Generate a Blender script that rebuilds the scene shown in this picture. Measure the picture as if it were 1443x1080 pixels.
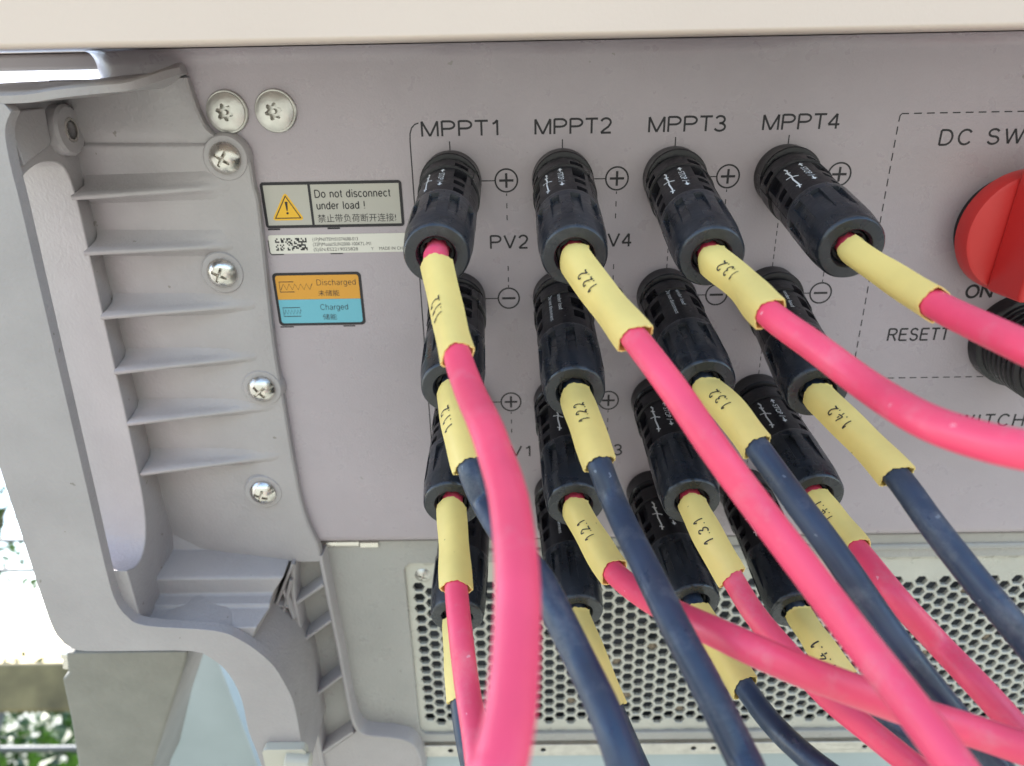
import bpy, bmesh, math, random
import numpy as np
from mathutils import Matrix, Vector

random.seed(7)
scene = bpy.context.scene
for o in list(bpy.data.objects):
    bpy.data.objects.remove(o, do_unlink=True)
COL = scene.collection

# ------------------------------------------------------------------ frame of the place
# All dimensions below are in millimetres of the inverter's connector panel:
# X to the right, Y up the panel, Z out of the panel.  The panel leans forward, so that it
# faces 45 degrees below the horizontal; the ground lies 1.25 m below it.
LEAN = math.radians(45)
cs, sn = math.cos(LEAN), math.sin(LEAN)
PANEL = Matrix(((1, 0, 0, 0), (0, -sn, -cs, 0), (0, cs, -sn, 1.25), (0, 0, 0, 1)))
MM = 0.001

# ------------------------------------------------------------------ camera
cam_d = bpy.data.cameras.new('camera')
cam = bpy.data.objects.new('camera', cam_d)
COL.objects.link(cam)
scene.camera = cam
cam_d.sensor_fit = 'HORIZONTAL'
cam_d.sensor_width = 36
cam_d.lens = 36 * 1037.05 / 1443
cam_d.clip_start = 0.005
cam_d.clip_end = 400
CR = Matrix(((0.99982, -0.01872, -0.00355), (-0.01564, -0.91298, 0.40770), (-0.01087, -0.40757, -0.91311)))      # rows: image right, image down, forward (panel axes)
cam_loc = Vector((20.08980, 35.36220, 232.16675))
m = Matrix.Identity(4)
for i in range(3):
    m[i][0] = CR[0][i]; m[i][1] = -CR[1][i]; m[i][2] = -CR[2][i]; m[i][3] = cam_loc[i] * MM
cam.matrix_world = PANEL @ m
cam_d.dof.use_dof = True
cam_d.dof.focus_distance = 0.205
cam_d.dof.aperture_fstop = 15

# ------------------------------------------------------------------ daylight
SUN_EL, SUN_AZ = math.radians(46), math.radians(-60)      # high, behind the inverter and to its left
world = bpy.data.worlds.new('World')
scene.world = world
world.use_nodes = True
wn = world.node_tree
bg = wn.nodes['Background']
sky = wn.nodes.new('ShaderNodeTexSky')
sky.sky_type = 'NISHITA'
sky.sun_disc = False
sky.sun_elevation = SUN_EL
sky.sun_rotation = SUN_AZ
sky.air_density = 1.0
sky.dust_density = 1.0
wn.links.new(sky.outputs[0], bg.inputs[0])
bg.inputs[1].default_value = 0.15
sun_d = bpy.data.lights.new('sun', 'SUN')
sun_d.energy = 4.0
sun_d.angle = math.radians(0.6)
sun_d.color = (1.0, 0.95, 0.87)
sun = bpy.data.objects.new('sun', sun_d)
COL.objects.link(sun)
sdir = Vector((math.sin(SUN_AZ) * math.cos(SUN_EL), math.cos(SUN_AZ) * math.cos(SUN_EL), math.sin(SUN_EL)))
sun.rotation_euler = sdir.to_track_quat('Z', 'Y').to_euler()
sun.location = (-3, 3, 6)
scene.view_settings.view_transform = 'Standard'
scene.view_settings.look = 'None'
scene.view_settings.gamma = 1
scene.view_settings.use_curve_mapping = False
scene.view_settings.exposure = 1.85

# ------------------------------------------------------------------ materials
def mat(name, col, rough=.5, metal=0, bump=0, bscale=900, spots=0, spot_col=(.2, .19, .17), spot_scale=260,
        vary=0, vscale=40, coat=0, spec=.5, trans=0, rough_vary=0, dust=0):
    ma = bpy.data.materials.new(name); ma.use_nodes = True
    nt = ma.node_tree; b = nt.nodes['Principled BSDF']
    b.inputs['Base Color'].default_value = (*col, 1)
    b.inputs['Roughness'].default_value = rough
    b.inputs['Metallic'].default_value = metal
    b.inputs['Specular IOR Level'].default_value = spec
    if coat: b.inputs['Coat Weight'].default_value = coat; b.inputs['Coat Roughness'].default_value = .25
    tc = nt.nodes.new('ShaderNodeTexCoord')
    last = None
    def noise(scale, detail=4):
        n = nt.nodes.new('ShaderNodeTexNoise'); n.inputs['Scale'].default_value = scale
        n.inputs['Detail'].default_value = detail; nt.links.new(tc.outputs['Object'], n.inputs['Vector']); return n
    if vary:
        n = noise(vscale, 5)
        mx = nt.nodes.new('ShaderNodeMix'); mx.data_type = 'RGBA'; mx.blend_type = 'MIX'
        mx.inputs[6].default_value = (*[c * (1 - vary) for c in col], 1)
        mx.inputs[7].default_value = (*[min(1, c * (1 + vary)) for c in col], 1)
        cr = nt.nodes.new('ShaderNodeMapRange'); cr.inputs[1].default_value = .3; cr.inputs[2].default_value = .7
        nt.links.new(n.outputs['Fac'], cr.inputs[0]); nt.links.new(cr.outputs[0], mx.inputs[0])
        last = mx.outputs[2]
    if spots:
        v = nt.nodes.new('ShaderNodeTexVoronoi'); v.inputs['Scale'].default_value = spot_scale
        v.inputs['Randomness'].default_value = 1
        dn = noise(spot_scale * 3.2, 2); dm = nt.nodes.new('ShaderNodeVectorMath'); dm.operation = 'MULTIPLY_ADD'
        dm.inputs[1].default_value = (.45 / spot_scale,) * 3
        nt.links.new(dn.outputs['Color'], dm.inputs[0]); nt.links.new(tc.outputs['Object'], dm.inputs[2]); nt.links.new(dm.outputs[0], v.inputs['Vector'])
        # only some cells carry a speck, each of its own size
        sep = nt.nodes.new('ShaderNodeSeparateColor'); nt.links.new(v.outputs['Color'], sep.inputs[0])
        th = nt.nodes.new('ShaderNodeMapRange'); th.inputs[1].default_value = 1 - spots; th.inputs[2].default_value = 1
        th.inputs[3].default_value = 0; th.inputs[4].default_value = .12
        nt.links.new(sep.outputs[0], th.inputs[0])
        lt = nt.nodes.new('ShaderNodeMath'); lt.operation = 'LESS_THAN'
        nt.links.new(v.outputs['Distance'], lt.inputs[0]); nt.links.new(th.outputs[0], lt.inputs[1])
        mu = nt.nodes.new('ShaderNodeMath'); mu.operation = 'MULTIPLY'; mu.inputs[1].default_value = .6
        nt.links.new(lt.outputs[0], mu.inputs[0])
        mx = nt.nodes.new('ShaderNodeMix'); mx.data_type = 'RGBA'
        mx.inputs[6].default_value = (*col, 1); mx.inputs[7].default_value = (*spot_col, 1)
        if last: nt.links.new(last, mx.inputs[6])
        nt.links.new(mu.outputs[0], mx.inputs[0]); last = mx.outputs[2]
    if dust:                                            # pale rubbed-on dust in ragged patches
        n = noise(95, 8); n.inputs['Roughness'].default_value = .72
        cr = nt.nodes.new('ShaderNodeMapRange'); cr.inputs[1].default_value = .52; cr.inputs[2].default_value = .72; cr.inputs[4].default_value = dust * 2
        nt.links.new(n.outputs['Fac'], cr.inputs[0])
        mx = nt.nodes.new('ShaderNodeMix'); mx.data_type = 'RGBA'; mx.inputs[6].default_value = (*col, 1); mx.inputs[7].default_value = (*[c * .55 + .22 for c in col], 1)
        if last: nt.links.new(last, mx.inputs[6])
        nt.links.new(cr.outputs[0], mx.inputs[0]); last = mx.outputs[2]
    if last: nt.links.new(last, b.inputs['Base Color'])
    if rough_vary:
        n = noise(120, 4); mr = nt.nodes.new('ShaderNodeMapRange')
        mr.inputs[1].default_value = .3; mr.inputs[2].default_value = .7
        mr.inputs[3].default_value = rough - rough_vary; mr.inputs[4].default_value = rough + rough_vary
        nt.links.new(n.outputs['Fac'], mr.inputs[0]); nt.links.new(mr.outputs[0], b.inputs['Roughness'])
    if bump:
        n = noise(bscale, 3); bp = nt.nodes.new('ShaderNodeBump')
        bp.inputs['Strength'].default_value = bump; bp.inputs['Distance'].default_value = .0004
        nt.links.new(n.outputs['Fac'], bp.inputs['Height']); nt.links.new(bp.outputs[0], b.inputs['Normal'])
    if trans:
        t = nt.nodes.new('ShaderNodeBsdfTranslucent'); ms = nt.nodes.new('ShaderNodeMixShader')
        ms.inputs[0].default_value = trans
        if last: nt.links.new(last, t.inputs[0])
        else: t.inputs[0].default_value = (*col, 1)
        out = nt.nodes['Material Output']
        nt.links.new(b.outputs[0], ms.inputs[1]); nt.links.new(t.outputs[0], ms.inputs[2]); nt.links.new(ms.outputs[0], out.inputs[0])
    return ma

M = dict(
    panel=mat('panel_paint', (.345, .300, .330), .32, bump=.25, bscale=1300, vary=.06, vscale=22, spots=.12, spot_scale=150, rough_vary=.08),
    plate=mat('plate_paint', (.305, .295, .285), .32, bump=.5, bscale=900, vary=.08, vscale=35, spots=.2, spot_scale=160, rough_vary=.08),
    cover=mat('cover_paint', (.60, .505, .46), .5, bump=.15, bscale=900, vary=.03, vscale=14, spots=.14, spot_col=(.36, .28, .24), spot_scale=110),
    cast=mat('cast_paint', (.315, .292, .300), .38, bump=.55, bscale=800, vary=.08, vscale=40, spots=.3, spot_col=(.13, .11, .09), spot_scale=140, rough_vary=.08),
    housing=mat('housing_paint', (.31, .29, .31), .45),
    dark=mat('painted_cavity_shade', (.035, .04, .055), .6, vary=.5, vscale=90),  # shade inside openings, put into the colour
    ink=mat('black_ink', (.012, .01, .014), .6),
    white_ink=mat('white_ink', (.62, .62, .64), .6),
    black=mat('black_plastic', (.010, .009, .012), .34, spec=.42, bump=.25, bscale=700, vary=.3, vscale=80, spots=.10, spot_col=(.3, .3, .32), spot_scale=300, rough_vary=.1),
    nut=mat('nut_plastic', (.014, .016, .022), .29, spec=.5, bump=.3, bscale=600, vary=.35, vscale=110, spots=.5, spot_col=(.30, .32, .36), spot_scale=380, dust=.06, rough_vary=.12),
    rubber=mat('seal_rubber', (.012, .012, .013), .7),
    red=mat('red_cable', (.78, .066, .148), .40, bump=.2, bscale=300, vary=.10, vscale=55, spots=.3, spot_col=(.85, .5, .55), spot_scale=260, dust=.2, rough_vary=.08),
    blue=mat('black_cable', (.021, .036, .070), .36, bump=.3, bscale=300, vary=.3, vscale=70, spots=.35, spot_col=(.2, .23, .28), spot_scale=260, dust=.17, rough_vary=.12),  # black jacket; the sky's blue reflection is put into its base colour
    tag=mat('yellow_sleeve', (.91, .73, .265), .42, bump=.35, bscale=160, vary=.08, vscale=50, spots=.25, spot_col=(.38, .28, .08), spot_scale=260, trans=.2),
    pen=mat('pen_ink', (.02, .018, .02), .6),
    steel=mat('steel', (.62, .59, .55), .28, metal=1, bump=.2, bscale=500, rough_vary=.1),
    zinc=mat('zinc', (.55, .53, .5), .42, metal=1, bump=.35, bscale=500, vary=.12, vscale=200, rough_vary=.1),
    knob=mat('red_plastic', (.58, .028, .027), .36, bump=.1, bscale=700, spots=.08, spot_col=(.7, .3, .3), spot_scale=160, trans=.08),
    label_grey=mat('label_grey', (.38, .36, .33), .35),
    label_white=mat('label_white', (.60, .575, .53), .4),
    orange=mat('label_orange', (.58, .27, .025), .4),
    cyan=mat('label_cyan', (.12, .38, .48), .4),
    yellow=mat('label_yellow', (.68, .38, .015), .4),
    beige=mat('clip_plastic', (.45, .43, .37), .45),
    galv=mat('galvanised', (.34, .40, .43), .45, metal=.3, vary=.18, vscale=9, bump=.2, bscale=60),
    rusty=mat('weathered_rail', (.15, .125, .06), .8, vary=.45, vscale=16, bump=.4, bscale=80),
    post=mat('post_paint', (.20, .193, .172), .65, vary=.1, vscale=60, bump=.9, bscale=420, spots=.3, spot_col=(.16, .10, .05), spot_scale=55),
    ground=mat('concrete_ground', (.27, .275, .225), .9, vary=.12, vscale=1.3),
    leaf=mat('leaf', (.035, .085, .012), .5, vary=.4, vscale=30, trans=.3),
    grille=mat('grille_metal', (.43, .42, .38), .32, metal=.12, bump=.3, bscale=900, vary=.1, vscale=60, rough_vary=.08),
    fluff=mat('dust_fluff', (.20, .16, .12), .95, vary=.4, vscale=900, bump=.8, bscale=2500),
    stem=mat('stem', (.12, .09, .05), .8),
    wire=mat('fence_wire', (.12, .13, .14), .5, metal=.5),
)

# ------------------------------------------------------------------ helpers
def put(name, parent=None, data=None):
    o = bpy.data.objects.new(name, data); COL.objects.link(o)
    if parent is not None: o.parent = parent
    return o

def thing(name, label, cat, base=(0, 0, 0), group=None, frame=None):
    """An Empty at the thing's base; parts are given in panel millimetres."""
    o = put(name); o.empty_display_size = .02
    o.matrix_world = (PANEL if frame is None else frame) @ Matrix.Translation(Vector(base) * MM)
    o['label'] = label; o['category'] = cat
    if group: o['group'] = group
    o['_b'] = base
    return o

def root_base(o):
    while o.parent: o = o.parent
    return o.get('_b', (0, 0, 0))

def mesh(name, verts, faces, material, parent, smooth=None, bevel=0, seg=2, label=None, flip=False):
    b = root_base(parent)
    me = bpy.data.meshes.new(name)
    me.from_pydata([((v[0] - b[0]) * MM, (v[1] - b[1]) * MM, (v[2] - b[2]) * MM) for v in verts], [], [list(f) for f in faces])
    bm = bmesh.new(); bm.from_mesh(me)
    bmesh.ops.recalc_face_normals(bm, faces=bm.faces)
    if flip: bmesh.ops.reverse_faces(bm, faces=bm.faces)
    bm.to_mesh(me); bm.free()
    me.materials.append(material)
    o = put(name, parent, me)
    if smooth is not None:
        me.polygons.foreach_set('use_smooth', [True] * len(me.polygons))
        me.set_sharp_from_angle(angle=math.radians(smooth))
    if bevel:
        md = o.modifiers.new('bevel', 'BEVEL'); md.width = bevel * MM; md.segments = seg
        md.limit_method = 'ANGLE'; md.angle_limit = math.radians(35)
        me.polygons.foreach_set('use_smooth', [True] * len(me.polygons))
        me.set_sharp_from_angle(angle=math.radians(35)); md.harden_normals = True
    if label: o['label'] = label
    return o

def box(x0, x1, y0, y1, z0, z1):
    v = [(x, y, z) for x in (x0, x1) for y in (y0, y1) for z in (z0, z1)]
    f = [(0, 1, 3, 2), (4, 6, 7, 5), (0, 4, 5, 1), (2, 3, 7, 6), (0, 2, 6, 4), (1, 5, 7, 3)]
    return v, f

def join(*parts):
    V, F = [], []
    for v, f in parts:
        n = len(V); V += list(v); F += [tuple(i + n for i in q) for q in f]
    return V, F

def loft(rings, cap=True, closed=True):
    n = len(rings[0]); V = [p for r in rings for p in r]; F = []
    for i in range(len(rings) - 1):
        for k in range(n if closed else n - 1):
            a = i * n + k; b = i * n + (k + 1) % n
            F.append((a, b, b + n, a + n))
    if cap:
        F.append(tuple(range(n))[::-1]); F.append(tuple(range((len(rings) - 1) * n, len(rings) * n)))
    return V, F

def lathe(profile, c, axis=(0, 0, 1), n=48, cap=True):
    """profile: (radius, height along axis)"""
    ax = Vector(axis).normalized(); u, w = frame_of(ax)
    rings = [[tuple(Vector(c) + ax * h + (u * math.cos(t) + w * math.sin(t)) * r)
              for t in [2 * math.pi * k / n for k in range(n)]] for r, h in profile]
    return loft(rings, cap)

def frame_of(ax):
    """two vectors across an axis; the first one points as far right (panel X) as it can"""
    u = Vector((1, 0, 0)); u = (u - ax * u.dot(ax))
    if u.length < .2: u = Vector((0, 1, 0)); u = u - ax * u.dot(ax)
    u.normalize(); return u, ax.cross(u).normalized()

def prism(poly, z0, z1, holes=(), swap=None):
    """A flat plate with holes; poly in two axes, thickness along the third. swap maps (a,b,t) to x,y,z"""
    sw = swap or (lambda a, b, t: (a, b, t))
    bm = bmesh.new(); es = []
    for loop in [poly] + list(holes):
        vs = [bm.verts.new((a, b, 0)) for a, b in loop]
        es += [bm.edges.new((vs[i], vs[(i + 1) % len(vs)])) for i in range(len(vs))]
    bmesh.ops.triangle_fill(bm, use_beauty=True, use_dissolve=False, edges=es)
    bm.verts.index_update()
    P = [(v.co.x, v.co.y) for v in bm.verts]; T = [[v.index for v in f.verts] for f in bm.faces]
    bm.free()
    n = len(P)
    V = [sw(a, b, z1) for a, b in P] + [sw(a, b, z0) for a, b in P]
    F = [tuple(t) for t in T] + [tuple(i + n for i in t[::-1]) for t in T]
    k = 0
    for loop in [poly] + list(holes):
        m_ = len(loop)
        for i in range(m_):
            a, b = k + i, k + (i + 1) % m_
            F.append((a, b, b + n, a + n))
        k += m_
    return V, F

def rounded(x0, x1, y0, y1, r, n=6):
    out = []
    for cx, cy, a0 in ((x1 - r, y1 - r, 0), (x0 + r, y1 - r, 90), (x0 + r, y0 + r, 180), (x1 - r, y0 + r, 270)):
        for k in range(n + 1):
            a = math.radians(a0 + 90 * k / n); out.append((cx + r * math.cos(a), cy + r * math.sin(a)))
    return out

def smooth_line(pts, per=6):
    P = [np.array(p, float) for p in pts]; out = []; n = len(P)
    for i in range(n - 1):
        a, b, c, d = P[max(i - 1, 0)], P[i], P[i + 1], P[min(i + 2, n - 1)]
        for k in range(per):
            s = k / per
            out.append(.5 * (2 * b + (c - a) * s + (2 * a - 5 * b + 4 * c - d) * s * s + (3 * b - a - 3 * c + d) * s ** 3))
    out.append(P[-1])
    return [tuple(float(x) for x in p) for p in out]

def ribbon(pts, w, z0, h=.02, closed=False):
    """a thin printed line lying on the panel"""
    P = [Vector((p[0], p[1])) for p in pts]; n = len(P); L, R_ = [], []
    for i in range(n):
        a = P[(i - 1) % n] if (closed or i) else P[i]; b = P[(i + 1) % n] if (closed or i < n - 1) else P[i]
        t = (b - a).normalized(); q = Vector((-t.y, t.x)) * w / 2
        L.append(P[i] + q); R_.append(P[i] - q)
    V = [(p.x, p.y, z0 + h) for p in L] + [(p.x, p.y, z0 + h) for p in R_]
    F = [(i, (i + 1) % n, (i + 1) % n + n, i + n) for i in range(n if closed else n - 1)]
    return V, F

def circle(cx, cy, r, n=40):
    return [(cx + r * math.cos(2 * math.pi * k / n), cy + r * math.sin(2 * math.pi * k / n)) for k in range(n)]

_tc = {}
def glyphs(text, size, bold=0, space=1.0, shear=0):
    """flat lettering as (verts2d, faces), left aligned on the baseline, cap height = size"""
    key = (text, bold, space, shear)
    if key not in _tc:
        cu = bpy.data.curves.new('lettering', 'FONT'); cu.body = text; cu.size = 1; cu.offset = bold
        cu.space_character = space; cu.shear = shear; cu.resolution_u = 4
        to = bpy.data.objects.new('lettering', cu); COL.objects.link(to)
        me = bpy.data.meshes.new_from_object(to)
        _tc[key] = ([(v.co.x, v.co.y) for v in me.vertices], [tuple(p.vertices) for p in me.polygons])
        bpy.data.objects.remove(to, do_unlink=True); bpy.data.curves.remove(cu); bpy.data.meshes.remove(me)
    v, f = _tc[key]
    k = size / .727
    return [(a * k, b * k) for a, b in v], f

def lettering(text, x, y, size, z, width=None, **kw):
    v, f = glyphs(text, size, **kw)
    x0 = min(a for a, b in v); x1 = max(a for a, b in v)
    sx = 1 if width is None else width / (x1 - x0)
    return [(x + (a - x0) * sx, y + b, z) for a, b in v], f


# monoline lettering like the panel's print: strokes on a 0..1 cap height; ('a', cx, cy, rx, ry, from, to) is an arc in degrees
STROKES = {
 'M': (.86, [[(.06, 0), (.06, 1), (.43, .02), (.80, 1), (.80, 0)]]), 'P': (.72, [[(.07, 0), (.07, 1)], [(.07, .98), (.40, .98), ('a', .40, .735, .26, .245, 90, -90), (.07, .49)]]),
 'T': (.66, [[(.02, .97), (.64, .97)], [(.33, .97), (.33, 0)]]), 'V': (.70, [[(.02, 1), (.35, .02), (.68, 1)]]),
 '1': (.56, [[(.12, .76), (.24, .84), (.34, 1), (.34, 0)]]), '2': (.60, [[('a', .30, .72, .24, .26, 165, -30), (.42, .42), (.20, .22), (.06, .03), (.56, .03)]]),
 '3': (.60, [[('a', .28, .745, .22, .235, 160, -90), (.24, .51)], [(.26, .51), ('a', .28, .26, .26, .25, 90, -160)]]), '4': (.60, [[(.42, 0), (.42, .98), (.03, .29), (.58, .29)]]),
 'D': (.76, [[(.07, 0), (.07, .98), (.34, .98), ('a', .34, .50, .34, .48, 90, -90), (.07, .02)]]), 'C': (.76, [[('a', .40, .50, .34, .48, 38, 322)]]),
 'S': (.70, [[('a', .34, .745, .25, .235, 20, 262), (.36, .50), ('a', .35, .265, .27, .245, 82, -165)]]), 'W': (.98, [[(.02, 1), (.25, .02), (.49, .98), (.73, .02), (.96, 1)]]),
 'I': (.28, [[(.14, 0), (.14, 1)]]), 'H': (.76, [[(.07, 0), (.07, 1)], [(.67, 0), (.67, 1)], [(.07, .52), (.67, .52)]]),
 'R': (.76, [[(.07, 0), (.07, .98), (.42, .98), ('a', .42, .745, .25, .235, 90, -90), (.07, .51)], [(.40, .50), (.68, 0)]]), 'E': (.70, [[(.64, .97), (.07, .97), (.07, .03), (.66, .03)], [(.07, .52), (.58, .52)]]),
 'O': (.80, [[('a', .40, .5, .35, .48, 0, 360)]]), 'N': (.76, [[(.07, 0), (.07, 1), (.67, 0), (.67, 1)]]), ' ': (.34, []),
 'o': (.58, [[('a', .28, .36, .23, .34, 0, 360)]]), 'n': (.56, [[(.08, 0), (.08, .70)], [(.08, .46), ('a', .27, .46, .19, .23, 170, 0), (.46, 0)]]), 't': (.30, [[(.15, .92), (.15, .12), (.20, .03), (.28, .03)], [(.02, .69), (.28, .69)]]),
 'd': (.57, [[('a', .26, .36, .21, .34, 0, 360)], [(.48, 0), (.48, 1)]]), 'i': (.22, [[(.11, 0), (.11, .70)], [(.11, .88), (.11, .99)]]), 's': (.50, [[('a', .24, .53, .18, .17, 25, 262), (.26, .36), ('a', .24, .19, .19, .17, 82, -165)]]),
 'c': (.52, [[('a', .27, .36, .22, .34, 42, 318)]]), 'e': (.57, [[(.06, .37), (.50, .37), ('a', .28, .36, .22, .34, 3, 320)]]), 'u': (.56, [[(.08, .70), ('a', .27, .25, .19, .23, 180, 350), (.46, .3)], [(.47, 0), (.47, .70)]]),
 'r': (.34, [[(.08, 0), (.08, .70)], [(.08, .44), (.16, .64), (.32, .69)]]), 'l': (.22, [[(.11, 0), (.11, 1)]]), 'a': (.57, [[('a', .27, .51, .19, .18, 160, 0), (.46, .12), (.52, .02)], [(.46, .42), (.2, .36), ('a', .22, .18, .16, .17, 100, 330), (.46, .25)]]),
 'h': (.56, [[(.08, 0), (.08, 1)], [(.08, .46), ('a', .27, .46, .19, .23, 170, 0), (.46, 0)]]), 'g': (.57, [[('a', .26, .36, .21, .34, 0, 360)], [(.48, .70), (.48, -.06), ('a', .27, -.08, .21, .19, 0, -150)]]),
 '!': (.30, [[(.14, 1), (.14, .28)], [(.14, .1), (.14, 0)]]),
}
def printed(text, x, y, size, z, width=None, w=.145, space=.08):
    """the text as thin ribbons; cap height = size, stroke = w * size"""
    lines_, cur = [], 0
    for ch in text:
        adv, st = STROKES[ch]
        for s in st:
            pts = []
            for q in s:
                if q[0] == 'a':
                    _, cx, cy, rx, ry, a0, a1 = q; n = max(4, int(abs(a1 - a0) / 18))
                    for k in range(n + 1):
                        a = math.radians(a0 + (a1 - a0) * k / n); pts.append((cx + rx * math.cos(a) + cur, cy + ry * math.sin(a)))
                else: pts.append((q[0] + cur, q[1]))
            lines_.append(pts)
        cur += adv + space
    x0 = min(p[0] for l in lines_ for p in l); x1 = max(p[0] for l in lines_ for p in l)
    sx = size if width is None else width / (x1 - x0)
    out = []
    for i, l in enumerate(lines_):
        P = [(x + (a - x0) * sx, y + b * size) for a, b in l]
        # split at sharp corners so that every stroke keeps its full width
        run = [P[0]]
        for k in range(1, len(P)):
            if len(run) > 1:
                u = (Vector(run[-1]) - Vector(run[-2])).normalized(); v = (Vector(P[k]) - Vector(run[-1])).normalized()
                if u.dot(v) < .72: out.append(ribbon(run, w * size, z, 0)); run = [run[-1]]
            if (Vector(P[k]) - Vector(run[-1])).length > 1e-4: run.append(P[k])
        if len(run) > 1: out.append(ribbon(run, w * size, z, 0))
    return join(*out)

# ================================================================== the setting
def ground_sheet():
    n = 24; r = 120
    v = [(-r + 2 * r * i / n, -r + 2 * r * j / n, 0) for j in range(n + 1) for i in range(n + 1)]
    f = [(j * (n + 1) + i, j * (n + 1) + i + 1, (j + 1) * (n + 1) + i + 1, (j + 1) * (n + 1) + i) for j in range(n) for i in range(n)]
    me = bpy.data.meshes.new('ground'); me.from_pydata(v, [], f); me.materials.append(M['ground'])
    o = put('ground', None, me); o['kind'] = 'structure'; o['label'] = 'pale sunlit concrete ground far below'; o['category'] = 'ground'
ground_sheet()

# ================================================================== the inverter
inv = thing('inverter', 'light grey outdoor solar inverter with cable panel and cast side bracket', 'inverter', (150, -260, -150))

# connector panel: flat sheet with a fillet up to the cover and a rolled lower edge
prof = [(38.6, 5.6)] + [(34 + 4.4 * math.sin(a), 4.4 - 4.4 * math.cos(a)) for a in [math.radians(t) for t in range(80, -1, -10)]]
prof += [(y, 0) for y in np.linspace(30, -128, 24)]
prof += [(-131 - 4.2 * math.sin(a), -4.2 + 4.2 * math.cos(a)) for a in [math.radians(t) for t in range(0, 100, 10)]]
prof += [(-135.2, -9)]
xs = list(np.linspace(-86, 840, 90))
V = []; F = []
left = [(-93 - 0 * i, 0) for i in range(1)]
cols_ = [(-111.0, -26), (-110.2, -19), (-107.5, -12), (-103.0, -6), (-97.5, -2), (-90.5, -.4)] + [(x, 0) for x in xs]
for x, dz in cols_:
    for y, z in prof:
        sunk = (x < -79 and y < 27) or (x < -66 and y < 5)          # the casting sits in a recess here
        V.append((x, y, z + (min(dz, -18) if sunk else dz)))
k = len(prof)
for i in range(len(cols_) - 1):
    for j in range(k - 1): F.append((i * k + j, i * k + j + 1, (i + 1) * k + j + 1, (i + 1) * k + j))
panel = mesh('connector_panel', V, F, M['panel'], inv, smooth=50, label='grey printed panel with rows of cable sockets')
if panel.data.polygons[len(panel.data.polygons) // 2].normal.z < 0:
    panel.data.flip_normals()

# housing behind the panel, and the front cover over it
v, f = box(-110.8, 840, -262, 33, -150, -20)
mesh('housing', v, f, M['housing'], inv, bevel=3)
cv = [(-190, 38.9), (860, 38.9), (860, 620), (-190, 620)]
v, f = prism(cv, -140, 33)
mesh('front_cover', v, f, M['cover'], inv, bevel=2.2, seg=4, label='cream white front cover edge above the panel')
v, f = box(-188, 858, 33.2, 38.7, -70, -42)
mesh('cover_return', v, f, M['housing'], inv, bevel=1.5)

# ---- printing on the panel
INK = []
Z = .03
for c, x in enumerate((0, 34, 68, 102)):
    INK.append(printed('MPPT%d' % (c + 1), x - 8.1, 13.3, 4.3, Z, width=22.6))
    INK.append(ribbon([(x, 11.8), (x, 8)], .32, Z))
    for r in range(4):
        y = -37.73 * r; sx = x + 16.85
        INK.append(ribbon(circle(sx, y, 3.42), .5, Z, closed=True))
        INK.append(ribbon([(sx - 2.2, y), (sx + 2.2, y)], .72, Z))
        if r % 2 == 0:
            INK.append(ribbon([(sx, y - 2.2), (sx, y - .37)], .72, Z)); INK.append(ribbon([(sx, y + .37), (sx, y + 2.2)], .72, Z))
        INK.append(ribbon([(sx - 3.6, y), (x + 9, y)], .32, Z))
        if r in (0, 2):
            for yy in (-3.9, -6.9, -10.6, -26.9, -30.6, -33.2):
                INK.append(ribbon([(sx, y + yy), (sx, y + yy - (1.6 if yy in (-6.9, -10.6, -26.9, -30.6) else .8))], .3, Z))
    for r in range(3):
        for yy in range(9):
            y0 = -37.73 * r - 9.6 - yy * 2.5
            INK.append(ribbon([(x, y0), (x, y0 - 1.5)], .26, Z))
for txt, x, y in (('PV2', 11.5, -21.2), ('PV1', 11.5, -97.3), ('PV4', 44.5, -21.2), ('PV3', 44.5, -97.3)):
    INK.append(printed(txt, x, y, 4.2, Z, width=11.7, space=.14))
fr = [(-9.0, 17.2), (-10.2, 16.8), (-11.2, 15.8), (-11.75, 14.2), (-11.9, 12), (-11.95, -40), (-11.95, -125)]
INK.append(ribbon(fr, .36, Z))
# dashed box round the switches
dx, dy = 134.0, 17.2
def dash(p, q, on=2.3, off=1.5, w=.34):
    a, b = Vector(p), Vector(q); L = (b - a).length; t = (b - a) / L; s = 0
    while s < L:
        e = min(s + on, L); INK.append(ribbon([a + t * s, a + t * e], w, Z)); s = e + off
INK.append(ribbon([(dx, dy - 2.2), (dx + .1, dy - .5), (dx + .6, dy), (dx + 2.6, dy)], .34, Z))
dash((dx + 4.1, dy), (330, dy)); dash((dx, dy - 3.6), (dx, -66)); dash((dx + 1, -68.6), (330, -68.6))
INK.append(printed('DC SWITCH 1', 147.4, 8.0, 4.4, Z, width=50, space=.2))
INK.append(printed('DC SWITCH 2', 156.0, -88.0, 4.8, Z, width=49, space=.2))
INK.append(printed('RESETT', 143.8, -54.9, 4.3, Z, space=.12))
INK.append(printed('ON', 166.4, -40.2, 4.2, Z, width=8.2, w=.2))
v, f = join(*INK)
mesh('lettering', v, f, M['ink'], panel, label='black printed lettering, symbols and dashed frames')

# ---- labels
def label_plate(name, poly, z0, z1, m_, lab):
    v, f = prism(poly, z0, z1); return mesh(name, v, f, m_, inv, label=lab)
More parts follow.
